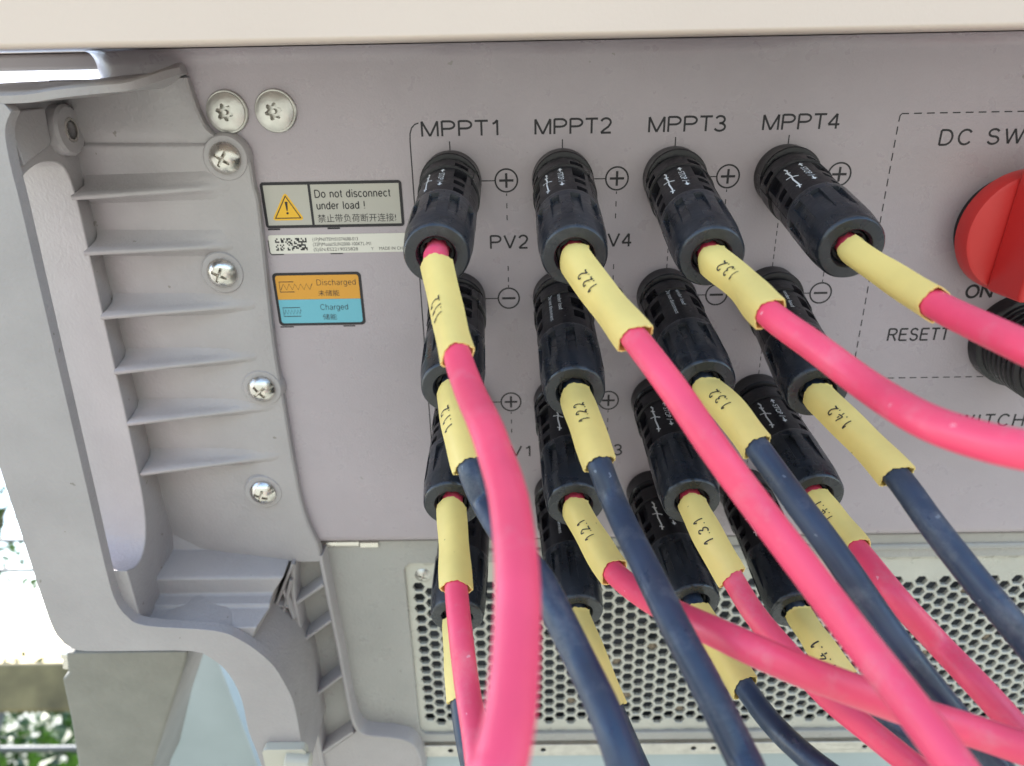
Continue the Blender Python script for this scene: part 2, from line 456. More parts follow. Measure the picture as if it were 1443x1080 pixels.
# warning label
w_ = label_plate('warning_label', rounded(-59.2, -15.6, -13.3, .7, .8), .02, .12, M['label_grey'], 'grey warning sticker with yellow triangle')
brd = [((-59.2 + .35, -13.3 + .35), (-15.6 - .35, .7 - .35))]
(xa, ya), (xb, yb) = brd[0]
v, f = join(ribbon([(p[0], p[1]) for p in rounded(xa, xb, ya, yb, .6, 4)], .9, .14, closed=True), ribbon([(-44.2, -12.5), (-44.2, -.1)], .8, .145),
            ribbon([(-58.9, -13.75), (-55.0, -13.75)], .5, .03), ribbon([(-40, -13.75), (-36, -13.75)], .5, .03))
mesh('border', v, f, M['ink'], w_)
tri = [(-51.9, -2.2), (-57.0, -10.9), (-46.8, -10.9)]
def grow(t, d):
    cx = sum(p[0] for p in t) / 3; cy = sum(p[1] for p in t) / 3
    return [(cx + (p[0] - cx) * d, cy + (p[1] - cy) * d) for p in t]
yt = []
for q in grow(tri, 1.02):
    yt.append(q)
tri_r = []
for i in range(3):
    p = Vector(yt[i]); a = (Vector(yt[i - 1]) - p).normalized(); b = (Vector(yt[(i + 1) % 3]) - p).normalized()
    tri_r += [tuple(p + a * 1.2), tuple(p + (a + b) * .35), tuple(p + b * 1.2)]
v, f = prism(tri_r, .12, .15); mesh('hazard_triangle', v, f, M['yellow'], w_)
t2 = grow(tri, .78)
v, f = join(ribbon(t2, .6, .155, closed=True), prism([(-52.35, -5.2), (-51.45, -5.2), (-51.7, -8.0), (-52.1, -8.0)], .15, .17), prism(circle(-51.9, -8.75, .38, 14), .15, .17))
mesh('hazard_mark', v, f, M['ink'], w_)
v, f = join(printed('Do not disconnect', -42.6, -4.1, 2.3, .16, width=23.4), printed('under load !', -42.4, -7.7, 2.3, .16, width=14.8),
            lettering('禁止带负荷断开连接!', -42.6, -11.6, 2.0, .15, width=24.6))
mesh('lettering', v, f, M['ink'], w_)
# serial label with a strip of small code blocks
s_ = label_plate('serial_label', rounded(-59.2, -13.0, -21.6, -15.6, .7), .02, .10, M['label_white'], 'white serial number sticker')
rs = random.Random(3); parts = []
for i in range(22):
    for j in range(8):
        if rs.random() < .5:
            x = -57.2 + i * .46; y = -20.6 + j * .5
            parts.append(([(x, y, .12), (x + .46, y, .12), (x + .46, y + .5, .12), (x, y + .5, .12)], [(0, 1, 2, 3)]))
parts += [lettering('(1P)PN/ITEM:01074688-013', -45.2, -17.7, 1.15, .12, width=14.5), lettering('(32P)Model:SUN2000-100KTL-M1', -45.2, -19.3, 1.15, .12, width=18.5),
          lettering('(S)SN:ES2219025828', -45.2, -20.9, 1.1, .12, width=14.2), lettering('Y', -26.8, -20.9, 1.0, .12), lettering('MADE IN CHINA', -24.2, -20.9, 1.05, .12, width=9.8)]
parts += [ribbon([(-59.35, -17.2), (-59.35, -21.2), (-58.9, -21.85), (-55, -21.85)], .35, .03), ribbon([(-40, -21.85), (-36, -21.85)], .3, .03)]
v, f = join(*parts); mesh('lettering', v, f, M['ink'], s_)
# spring label, orange over blue
p_ = label_plate('spring_label', rounded(-59.9, -31.0, -46.0, -27.9, 1.4), .02, .10, M['ink'], 'orange and blue sticker with spring symbols')
v, f = prism([q for q in rounded(-59.0, -31.9, -45.1, -28.8, .9) if q[1] > -36.9] + [(-59.0, -36.9), (-31.9, -36.9)], .10, .13)
mesh('orange_field', v, f, M['orange'], p_)
v, f = prism([(-31.9, -36.95), (-59.0, -36.95)] + [q for q in rounded(-59.0, -31.9, -45.1, -28.8, .9) if q[1] < -36.95], .10, .13)
mesh('blue_field', v, f, M['cyan'], p_)
def spring(x0, x1, y, h, n, top):
    z = [(x0 + (x1 - x0) * i / n, y + (h if i % 2 else -h)) for i in range(n + 1)]
    return join(ribbon(z, .22, .14), ribbon([(x0 + top, y + h + .7), (x0 - .3, y + h + .7), (x0 - .3, y - h - .7), (x0 + top, y - h - .7)], .26, .14))
v, f = join(spring(-57.6, -47.2, -32.6, 1.0, 11, 4.4), spring(-57.6, -52.0, -41.2, .8, 11, 5.4),
            printed('Discharged', -45.6, -32.2, 1.9, .15, width=12.6, w=.1), lettering('未储能', -45.6, -35.7, 1.6, .15, width=7.0),
            printed('Charged', -45.4, -40.6, 1.9, .15, width=9.0, w=.1), lettering('储能', -45.0, -43.9, 1.6, .15, width=4.6),
            ribbon([(-59.7, -46.4), (-55.2, -46.4)], .4, .03), ribbon([(-38.6, -46.4), (-34.6, -46.4)], .4, .03))
mesh('lettering', v, f, M['ink'], p_)

# ---- screw heads
def screw_head(name, parent, c, R_, H, kind, ang, m_, axis=(0, 0, 1)):
    """domed head with a real drive recess, as a polar height field"""
    nt_, rr = 96, [0, .06, .1, .14, .18, .22, .26, .3, .34, .38, .42, .46, .5, .54, .6, .7, .8, .88, .94, .98, 1.0]
    ax = Vector(axis).normalized(); u, w = frame_of(ax); V, F = [], []
    for ri, q in enumerate(rr):
        for k in range(nt_):
            t = 2 * math.pi * k / nt_; r = q * R_
            if kind == 'phillips':
                z = H * (1 - .92 * q ** 2.6)
                a = t + ang; x, y = abs(r * math.cos(a)), abs(r * math.sin(a))
                if (x < .085 * R_ and y < .5 * R_) or (y < .085 * R_ and x < .5 * R_) or r < .17 * R_: z -= H * (.85 - 1.1 * q)
            else:
                z = H * (1 - .55 * q ** 2.5)
                st = .36 + .09 * math.cos(6 * (t + ang))
                if q < st: z -= H * .75
                if q < .11: z = H * .85
            p = Vector(c) + (u * math.cos(t) + w * math.sin(t)) * r + ax * z
            V.append(tuple(p))
    for k in range(nt_):
        t = 2 * math.pi * k / nt_
        V.append(tuple(Vector(c) + (u * math.cos(t) + w * math.sin(t)) * R_ - ax * .6))
    for i in range(len(rr)):
        for k in range(nt_):
            a = i * nt_ + k; b = i * nt_ + (k + 1) % nt_; F.append((a, b, b + nt_, a + nt_))
    return mesh(name, V, F, m_, parent, smooth=32)
def washer(parent, c, r0, r1, h, m_, name='washer'):
    v, f = lathe([(r0, 0), (r1, 0), (r1, h * .7), (r1 - h * .3, h), (r0, h), (r0, 0)], c, n=40, cap=False); return mesh(name, v, f, m_, parent, smooth=40)
for i, x in enumerate((-65.4, -51.0)):
    b_ = screw_head('security_bolt', inv, (x, 21.4, .9), 5.5, 2.3, 'torx', .3 + i * .5, M['zinc'])
    washer(b_, (x, 21.4, .02), 4.2, 6.2, .9, M['zinc'])

# ---- lower service plate with a sunk grille
gx0, gx1, gy0, gy1 = -27.0, 330, -241.5, -147.5
v, f = prism([(-92, -136.4), (820, -136.4), (820, -246), (-92, -246)], -8, -4, holes=[rounded(gx0, gx1, gy0, gy1, 4, 6)])
low = mesh('service_plate', v, f, M['plate'], inv, bevel=.6, seg=3, label='grey lower plate with a sunk vent grille')
bead = [[(x, -142.2 + 1.5 * math.cos(a), -4.2 + 1.5 * math.sin(a)) for a in [math.radians(t) for t in range(-10, 200, 15)]] for x in (2, 399)]
v, f = loft([bead[0], bead[1]], cap=False, closed=False)
mesh('bead', v, f, M['plate'], low, smooth=60)
v, f = lathe([(1.2, 0), (1.6, .1), (1.6, 13), (1.2, 13.1)], (-56.5, -137.6, -4.6), (1, 0, 0), n=16); mesh('stud', v, f, M['steel'], low, smooth=40)
v, f = lathe([(2.1, 0), (2.1, 7.0)], (-43, -137.6, -4.8), (1, 0, 0), n=6); mesh('stud', v, f, M['steel'], low)
# grille: a sheet pierced by hexagons
hv, hc = 5.55, 4.81
def hexagon(cx, cy, r): return [(cx + r * math.cos(math.pi * k / 3), cy + r * math.sin(math.pi * k / 3)) for k in range(6)]
V, F = [], []
RC = hv / math.sqrt(3); RH = RC * .77
ztop, zbot = -5.6, -7.2
ncol = 74
for i in range(-2, ncol + 2):
    for j in range(-2, 18):
        cx = -22.2 + i * hc; cy = -160.5 - j * hv - (hv / 2 if i % 2 else 0) + (0 if i % 2 else 0)
        if not (gx0 - 2 < cx < gx1 and gy0 - 1 < cy < gy1 + 1): continue
        solid = i < 0 or i >= ncol or j < 0 or cy < -236.5 or cy > -157 or (i == 0 and j == 14) or (i in (1, 2, 3) and cy > -163 + i * 0 and i < 2)
        n = len(V)
        O_ = hexagon(cx, cy, RC)
        if solid:
            V += [(a, b, ztop) for a, b in O_]; F.append(tuple(range(n, n + 6)))
        else:
            I_ = hexagon(cx, cy, RH)
            E_ = hexagon(cx, cy, RH + .22)
            V += [(a, b, ztop) for a, b in O_] + [(a, b, ztop) for a, b in E_] + [(a, b, ztop - .22) for a, b in I_] + [(a, b, zbot) for a, b in I_]
            for k in range(6):
                l = (k + 1) % 6
                F.append((n + k, n + l, n + 6 + l, n + 6 + k)); F.append((n + 6 + k, n + 6 + l, n + 12 + l, n + 12 + k)); F.append((n + 12 + k, n + 12 + l, n + 18 + l, n + 18 + k))
gr = mesh('vent_grille', V, F, M['grille'], inv, label='grille pierced with a honeycomb of hexagonal holes')
v, f = join(box(gx0 - 1, -25.8, gy0 - 1, gy1 + 1, -7.4, -5.75), box(-25.8, gx1, -156.5 + .4, gy1 + 1, -7.4, -5.76), box(-25.8, gx1, gy0 - 1, -237.6, -7.4, -5.77))
mesh('grille_border', v, f, M['grille'], gr)
v, f = box(-90, 400, -245, -140, -11.9, -11.4); mesh('grille_backing', v, f, M['dark'], gr)  # dark sheet: painted shade for the depth behind the holes
screw_head('grille_screw', gr, (-20.0, -154.5, -5.7), 3.2, 1.6, 'phillips', .4, M['zinc'])
# fluff caught in some of the holes
rf = random.Random(12); V, F = [], []
for _ in range(26):
    i, j = rf.randrange(6, 50), rf.randrange(0, 14)
    cx = -22.2 + i * hc; cy = -160.5 - j * hv - (hv / 2 if i % 2 else 0)
    n = len(V); k_ = 9
    V.append((cx + rf.uniform(-.5, .5), cy + rf.uniform(-.5, .5), -6.3))
    for q in range(k_):
        a = 2 * math.pi * q / k_; r = RH * rf.uniform(.55, .98); V.append((cx + r * math.cos(a), cy + r * math.sin(a), -6.9 + rf.uniform(-.3, .2)))
    F += [(n, n + 1 + q, n + 1 + (q + 1) % k_) for q in range(k_)]
fo = mesh('dust_fluff', V, F, M['fluff'], gr); fo['kind'] = 'stuff'
# bottom rail with holes
hl = [circle(x, -252.6, 1.2, 12) for x in (-14, -5, 28, 62, 96, 105, 139, 173, 182)]
v, f = prism([(-28, -256.4), (400, -256.4), (400, -249.4), (-28, -249.4)], -7, -4.5, holes=hl)
rl = mesh('bottom_rail', v, f, M['zinc'], inv, bevel=.3)
v, f = box(-28, 400, -256, -249.6, -9, -8); mesh('rail_backing', v, f, M['dark'], rl)  # dark sheet standing in for shade behind the rail's holes
v, f = box(-28, 400, -249.3, -246.1, -9, -6.5); mesh('rail_recess', v, f, M['plate'], rl)

v, f = box(-28, 820, -330, -256.8, -14, -10); mesh('lower_skirt', v, f, M['galv'], inv, bevel=1)

# ---- rotary switch and reset plug
def turned(name, prof, c, m_, parent, n=56, sm=35, lab=None):
    v, f = lathe(prof, c, n=n); return mesh(name, v, f, m_, parent, smooth=sm, label=lab)
kc = (173.6, -17.0, 0)
kb = turned('rotary_switch', [(15.5, 0), (15.8, 4.5), (18.0, 5.0), (18.6, 5.8), (18.6, 9.6), (18.0, 11.4), (17.0, 12.0)], kc, M['knob'], inv, lab='red rotary switch knob at the right edge')
def bar(L0, L1, w0, w1, z0, z1, a):
    ca, sa = math.cos(a), math.sin(a)
    def P(x, y, z): return (kc[0] + x * ca - y * sa, kc[1] + x * sa + y * ca, z)
    r0 = [P(-w0, -L0, z0), P(w0, -L0, z0), P(w0, L1, z0), P(-w0, L1, z0)]
    r1 = [P(-w1, -L0 * .97, z1), P(w1, -L0 * .97, z1), P(w1, L1 * .97, z1), P(-w1, L1 * .97, z1)]
    return loft([r0, r1])
v, f = bar(17.5, 23.5, 8.6, 7.4, 11.9, 27, math.radians(-3))
mesh('switch_grip', v, f, M['knob'], kb, bevel=1.6, seg=3)
v, f = lathe([(15.9, 0), (15.9, 1.6), (15.5, 1.9)], kc, n=56); mesh('switch_collar', v, f, M['black'], kb, smooth=35)
rp = [(15.6, 0), (15.6, 5), (15, 5.6)]
for i in range(7):
    z = 6 + i * 2.6; rp += [(13.2, z), (14.4, z + .5), (14.4, z + 1.6), (13.2, z + 2.1)]
rp += [(13, 24.6), (12, 25.4)]
turned('reset_plug', rp, (186.5, -54.5, 0), M['black'], inv, lab='black ribbed reset plug at the right edge')

# ---- panel sockets
def raw(name, V, F, m_, smooth=35):
    me = bpy.data.meshes.new(name); me.from_pydata([tuple(c * MM for c in v) for v in V], [], [list(f) for f in F])
    bm = bmesh.new(); bm.from_mesh(me); bmesh.ops.recalc_face_normals(bm, faces=bm.faces); bm.to_mesh(me); bm.free()
    me.materials.append(m_)
    me.polygons.foreach_set('use_smooth', [True] * len(me.polygons)); me.set_sharp_from_angle(angle=math.radians(smooth))
    return me
v, f = lathe([(9.25, 0), (9.25, .9), (9.2, 1.3), (9.2, 6.2), (8.9, 6.6), (7.5, 6.7)], (0, 0, 0), n=48)
sock_me = raw('panel_socket', v, f, M['black'])
ib = inv['_b']
for r in range(4):
    for c in range(4):
        o = put('panel_socket', inv, sock_me); o.location = Vector((34 * c - ib[0], -37.73 * r - ib[1], -ib[2])) * MM

# ================================================================== cast bracket (part of the inverter)
CAST = M['cast']
face_in = [(-110.0, 24.3), (-112.7, 19.6), (-114.4, 11.6), (-115.2, 0.5), (-115.3, -18.3), (-114.4, -37.9), (-116.9, -69.0), (-119.7, -97.6), (-121.3, -123.3), (-121.0, -133.9), (-118.7, -141.2), (-113.0, -145.7), (-89.7, -148.3), (-80.4, -153.0), (-71.8, -163.1), (-67.8, -174.2), (-65.9, -184.9), (-66.0, -205.3), (-66.7, -224.9)]
face_out = [(-82.7, -224.7), (-83.8, -208.9), (-85.2, -197.4), (-85.1, -181.0), (-87.7, -168.7), (-92.2, -161.8), (-99.1, -157.7), (-142.3, -156.7), (-145.1, -152.7), (-147.4, -138.2), (-144.9, -102.7), (-144.1, -78.6)]
face_in = [(-110.0, 24.3), (-112.9, 19.6), (-114.0, 11.6), (-114.4, 0.5)] + [(-114.4 - 6.6 * k / 5, .5 - 122 * k / 5) for k in range(1, 6)] + face_in[9:]
fin = smooth_line(face_in, 4)
face_out = face_out[:7] + [(-120, -157.3), (-137, -157.1), (-142, -155.4), (-145, -151), (-146.2, -142), (-145.6, -110), (-145, -78)]
fout = smooth_line(face_out, 3)
outer = [(-145.5, 24.0), (-143, 26), (-116, 26.8), (-111.2, 26.2)] + fin + fout
br_v, br_f = prism(outer, 26.8, 31)
br = mesh('handle_bracket', br_v, br_f, CAST, inv, bevel=1.0, seg=3, label='grey cast metal carrying bracket with slotted grip')
# grip wall with the long slot
slot = smooth_line([(4.5, 27.2), (8.0, 20.5), (9.4, 11.5), (6.8, 3.4), (-2, 1.0), (-18, 1.5), (-48, 3.2), (-80, 4.8), (-108, 7.2), (-120.5, 10.8), (-126.4, 16.0), (-127.2, 21.5), (-124.6, 27.2)], 5)
v, f = prism([(-152, -18), (-152, 27.2)] + slot[::-1] + [(26.4, 27.2), (26.4, -18)], -140, -116.6, swap=lambda a, b, t: (t, a, b))
# the slot's floor falls away outwards, a tilt added to catch more left sky
v = [(x, y, z - (10 * (1 - (z - 1) / 25) if (x < -139 and -8.9 < z < 26.5 and -130 < y < 12) else 0)) for x, y, z in v]
mesh('grip_wall', v, f, CAST, br, bevel=.7, seg=2)
# boss with threaded hole beside the slot
v, f = lathe([(7.4, 0), (7.4, 3.6), (6.6, 4.4), (3.4, 4.4), (3.0, 4.0), (2.8, -3), (.4, -3)], (-117.4, 17.2, .5), (1, 0, 0), n=36)
mesh('threaded_boss', v, f, CAST, br, smooth=35)
v, f = lathe([(3.6, 0), (3.6, .7), (2.7, .8), (2.6, .2), (2.5, .8)], (-113.6, 17.2, .5), (1, 0, 0), n=24, cap=False)
mesh('thread_insert', v, f, M['steel'], br, smooth=30)
v, f = loft([[(-117.4, 13.5, 8), (-117.4, 24, 6.5), (-117.4, 24, 26.5), (-117.4, 9.5, 24)], [(-115.0, 14.2, 9), (-115.0, 24, 7.5), (-114.6, 24, 26.5), (-115.0, 10, 23.5)]])
mesh('web', v, f, CAST, br, bevel=.5)
# flange on the panel: floor that deepens towards the grip
FL = smooth_line([(-74.8, 31.0), (-73.9, 25.2), (-73.0, 21.3), (-71.3, 16.9), (-68.0, 14.3), (-64.0, 12.6), (-61.2, 10.1), (-60.3, 7.0), (-60.2, -0.3), (-59.8, -7.9), (-61.8, -50.0), (-61.7, -73.6), (-61.6, -99.2), (-61.1, -114.3), (-59.4, -125.3), (-57.4, -133.4), (-56.9, -146.7), (-56.0, -171.4), (-55.3, -190.1), (-54.7, -213.8), (-53.4, -227.1), (-49.4, -233.6), (-35.7, -235.9), (-29.8, -239.5), (-27.2, -246.5), (-26.5, -259.6)], 5)
V, F = [], []
Ncol = 16
FLm = [p for p in FL if p[1] > -141]
def floor_z(x, xr, y):
    d = xr - x
    if d < 10: z = 3.2
    else: z = 3.2 - (d - 10) * .19
    if y > 12 : z -= 1.3 * min(1, (y - 12) / 1.0)
    return z
ring_n = Ncol + 3
for (xr, y) in FLm:
    V.append((xr + .15, y, -.3)); V.append((xr + .1, y, 2.6)); V.append((xr - .5, y, 3.2))
    for i in range(1, Ncol + 1):
        x = xr - .5 + (-119 - xr + .5) * i / Ncol
        V.append((x, y, floor_z(x, xr, y)))
for j in range(len(FLm) - 1):
    for i in range(ring_n - 1):
        a = j * ring_n + i; F.append((a, a + 1, a + 1 + ring_n, a + ring_n))
fl = mesh('flange', V, F, CAST, br, smooth=40)
if sum(p.normal.z for p in fl.data.polygons) < 0: fl.data.flip_normals()
# tapering ribs
RIBS = [((-115.5, -2.0), (-66, .2)), ((-116, -19.2), (-69, -18)), ((-116, -40.4), (-64, -37.5)), ((-116.4, -60), (-66.8, -55.6)), ((-116.4, -79.4), (-64, -74.2)), ((-116.4, -99.6), (-65, -93.9))]
for (xa, ya), (xb, yb) in RIBS:
    rings = []
    for k in range(13):
        s = k / 12; x = xa + (xb - xa) * s; y = ya + (yb - ya) * s; w = 1.0 - .25 * s
        zf = floor_z(x, -61.5, y) - .25; zt = max(5.4 + (3.75 - 5.4) * s, zf + .3) if k < 12 else zf; H = zt - zf
        rings.append([(x, y - w - 3.4, zf - 1), (x, y - w - 2.6, zf), (x, y - w - 1.1, zf + .2 * H), (x, y - w - .3, zf + .6 * H), (x, y - w * .7, zt - .18 * min(1, H)), (x, y, zt),
                      (x, y + w * .7, zt - .18 * min(1, H)), (x, y + w + .4, zf + .6 * H), (x, y + w + 1.5, zf + .2 * H), (x, y + w + 4.2, zf), (x, y + w + 5, zf - 1)])
    v, f = loft(rings); mesh('rib', v, f, CAST, br, smooth=75)
for x, y in ((-67.2, 8.6), (-74.4, -26.6), (-68.2, -67.4), (-74.2, -108.8)):
    zb = 3.5
    v, f = lathe([(7.4, -3), (6.9, -.6), (6.4, 0), (4, 0)], (x, y, zb), n=40); mesh('screw_land', v, f, CAST, br, smooth=40)
    s_o = screw_head('screw', br, (x, y, zb + .6), 4.7, 2.9, 'phillips', random.uniform(.3, 1.2), M['steel'])
# top lip
lip = smooth_line([(-146, 25.2, 30.7), (-130, 25.9, 30.7), (-116, 26.2, 30.7)] + [(-110.6, 23.1, 31.0), (-108.8, 25.3, 31.0), (-104.8, 26.4, 31.0), (-96.3, 27.4, 31.0), (-88.2, 28.1, 27.0), (-82.6, 28.5, 23.0), (-78.8, 30.0, 16.0), (-76.7, 31.3, 9.0), (-75.0, 31.9, 4.0)][2:], 5)
rings = []
for (x, y, z) in lip:
    rings.append([(x, y, z), (x - .3, y + 1.9, z + .3), (x - 1, y + 2.5, z - .8), (x - 2, y + 4.6, -9), (x, y - .2, -9), (x, y - .1, z - 3)])
v, f = loft(rings); mesh('top_lip', v, f, CAST, br, smooth=50)
v, f = lathe([(2.6, 0), (2.6, .12)], (-102.5, 29.55, 17), (0, 1, .055), n=28); mesh('painted_lip_hole', v, f, M['dark'], br, smooth=30)  # flat dark disc; the hole's shade is painted, nothing is cut
# stepped foot of the pocket
steps = [(-126, -9), (-139.3, -4), (-140.2, 10.8), (-141.0, 12), (-147.2, 12.2), (-148.0, 13), (-148.4, 17.2), (-149.6, 18), (-151, 26.7), (-158, 26.7), (-158, -9)]
xr_ = [-69.5, -69.5, -69, -69.2, -73.4, -73.8, -73.6, -73.8, -76, -79, -76]
v, f = loft([[(-124, y, z) for y, z in steps], [(x, y, z) for x, (y, z) in zip(xr_, steps)]])
mesh('step_foot', v, f, CAST, br, bevel=.6, seg=2)
v, f = lathe([(3.6, -.6), (3.4, .35), (1.5, .4), (1.4, -.3), (.2, -.3)], (-107.5, -150.2, 22.2), (0, 1, .16), n=32); mesh('foot_boss', v, f, CAST, br, smooth=35)
v, f = lathe([(1.35, 0), (1.1, .35), (.3, .45)], (-107.5, -150.1, 22.2), (0, 1, .16), n=20); mesh('foot_screw', v, f, M['steel'], br, smooth=40)
# body behind the S-shaped front edge
sb = [p for p in fin if p[1] < -146.5]
ins = [(p[0] + (-.8 if p[1] < -175 else -.5), p[1] - .8) for p in sb]
ob = [p for p in fout if p[0] > -140 and p[1] < -150]
v, f = prism(ins + [(p[0] + .8, p[1] + .8) for p in ob], -9, 26.75)
mesh('lower_arm', v, f, CAST, br, smooth=40)
# cored pockets between the arm and the panel
def wall(pts, z0, z1, w=.7):
    P = smooth_line(pts, 3) if len(pts) > 2 else pts
    rings = []
    for i, p in enumerate(P):
        a = Vector(P[max(i - 1, 0)][:2]); b = Vector(P[min(i + 1, len(P) - 1)][:2]); t = (b - a).normalized(); q = Vector((-t.y, t.x)) * w
        zz = z1
        rings.append([(p[0] + q.x * 1.5, p[1] + q.y * 1.5, z0), (p[0] + q.x, p[1] + q.y, zz - .3), (p[0] + q.x * .6, p[1] + q.y * .6, zz), (p[0] - q.x * .6, p[1] - q.y * .6, zz), (p[0] - q.x, p[1] - q.y, zz - .3), (p[0] - q.x * 1.5, p[1] - q.y * 1.5, z0)])
    return loft(rings)
FLlow = [p for p in FL if p[1] < -137]
v, f = wall([FLlow[i] for i in range(0, len(FLlow), 4)] + [FLlow[-1]], -9, 3.2, .8); mesh('pocket_rail', v, f, CAST, br, smooth=50)
v, f = wall([(-67.6, -141), (-69.8, -154.3), (-69.8, -170.2), (-69.9, -196.6), (-70.2, -229.1), (-70.0, -262)], -9, 4, .8); mesh('pocket_rail', v, f, CAST, br, smooth=50)
for a, b in (((-70.5, -161.3), (-57.5, -151.4)), ((-69.7, -179.8), (-56.6, -169.0)), ((-70.0, -211.0), (-55.6, -198.2)), ((-70.2, -244.3), (-54.6, -231))):
    v, f = wall([a, b], -9, 3.6, .7); mesh('pocket_rib', v, f, CAST, br, smooth=50)
for pts in ([(-67.1, -139.2), (-86.0, -179.9)], [(-68.9, -147), (-81.3, -184.8)], [(-72.6, -151.5), (-70.4, -166.0)], [(-78.3, -163.5), (-73.8, -178.3)], [(-83.0, -172.7), (-80.5, -186.6)], [(-76.5, -159), (-71.5, -160)]):
    v, f = wall(pts, -9, 6.0, .6); mesh('pocket_rib', v, f, CAST, br, smooth=50)
v, f = prism([(-90, -136), (-57, -136)] + [(p[0], p[1]) for p in FLlow] + [(-27, -300), (-100, -300)], -10.5, -8.6); mesh('pocket_floor', v, f, CAST, br)
# lower flange sheet to the right of the pockets' foot
v, f = prism([(-54.4, -229)] + [p for p in FLlow if p[1] < -227] + [(-26.5, -264), (-70, -264), (-70, -246), (-56, -233)], 2.0, 3.25) if False else box(-69, -28, -264, -238.5, -1, 2.4)
v, f = prism([(-54.2, -232.5)] + [p for p in FLlow if p[1] < -229.5] + [(-26.5, -264), (-69.5, -264), (-69.5, -245.5)], -1, 2.6)
mesh('foot_sheet', v, f, CAST, br, bevel=.5)
# pale plastic clip at the foot
v, f = prism(rounded(-80, -63.5, -226, -203.5, 2), 31.1, 34.5); clip = mesh('plastic_clip', v, f, M['beige'], br, bevel=1, seg=3)
v, f = lathe([(2.6, 0), (3.4, .6), (3.4, 9), (2.4, 9.8)], (-71.5, -208.5, 35), (1, -.12, 0), n=24); mesh('clip_barrel', v, f, M['beige'], clip, smooth=40)

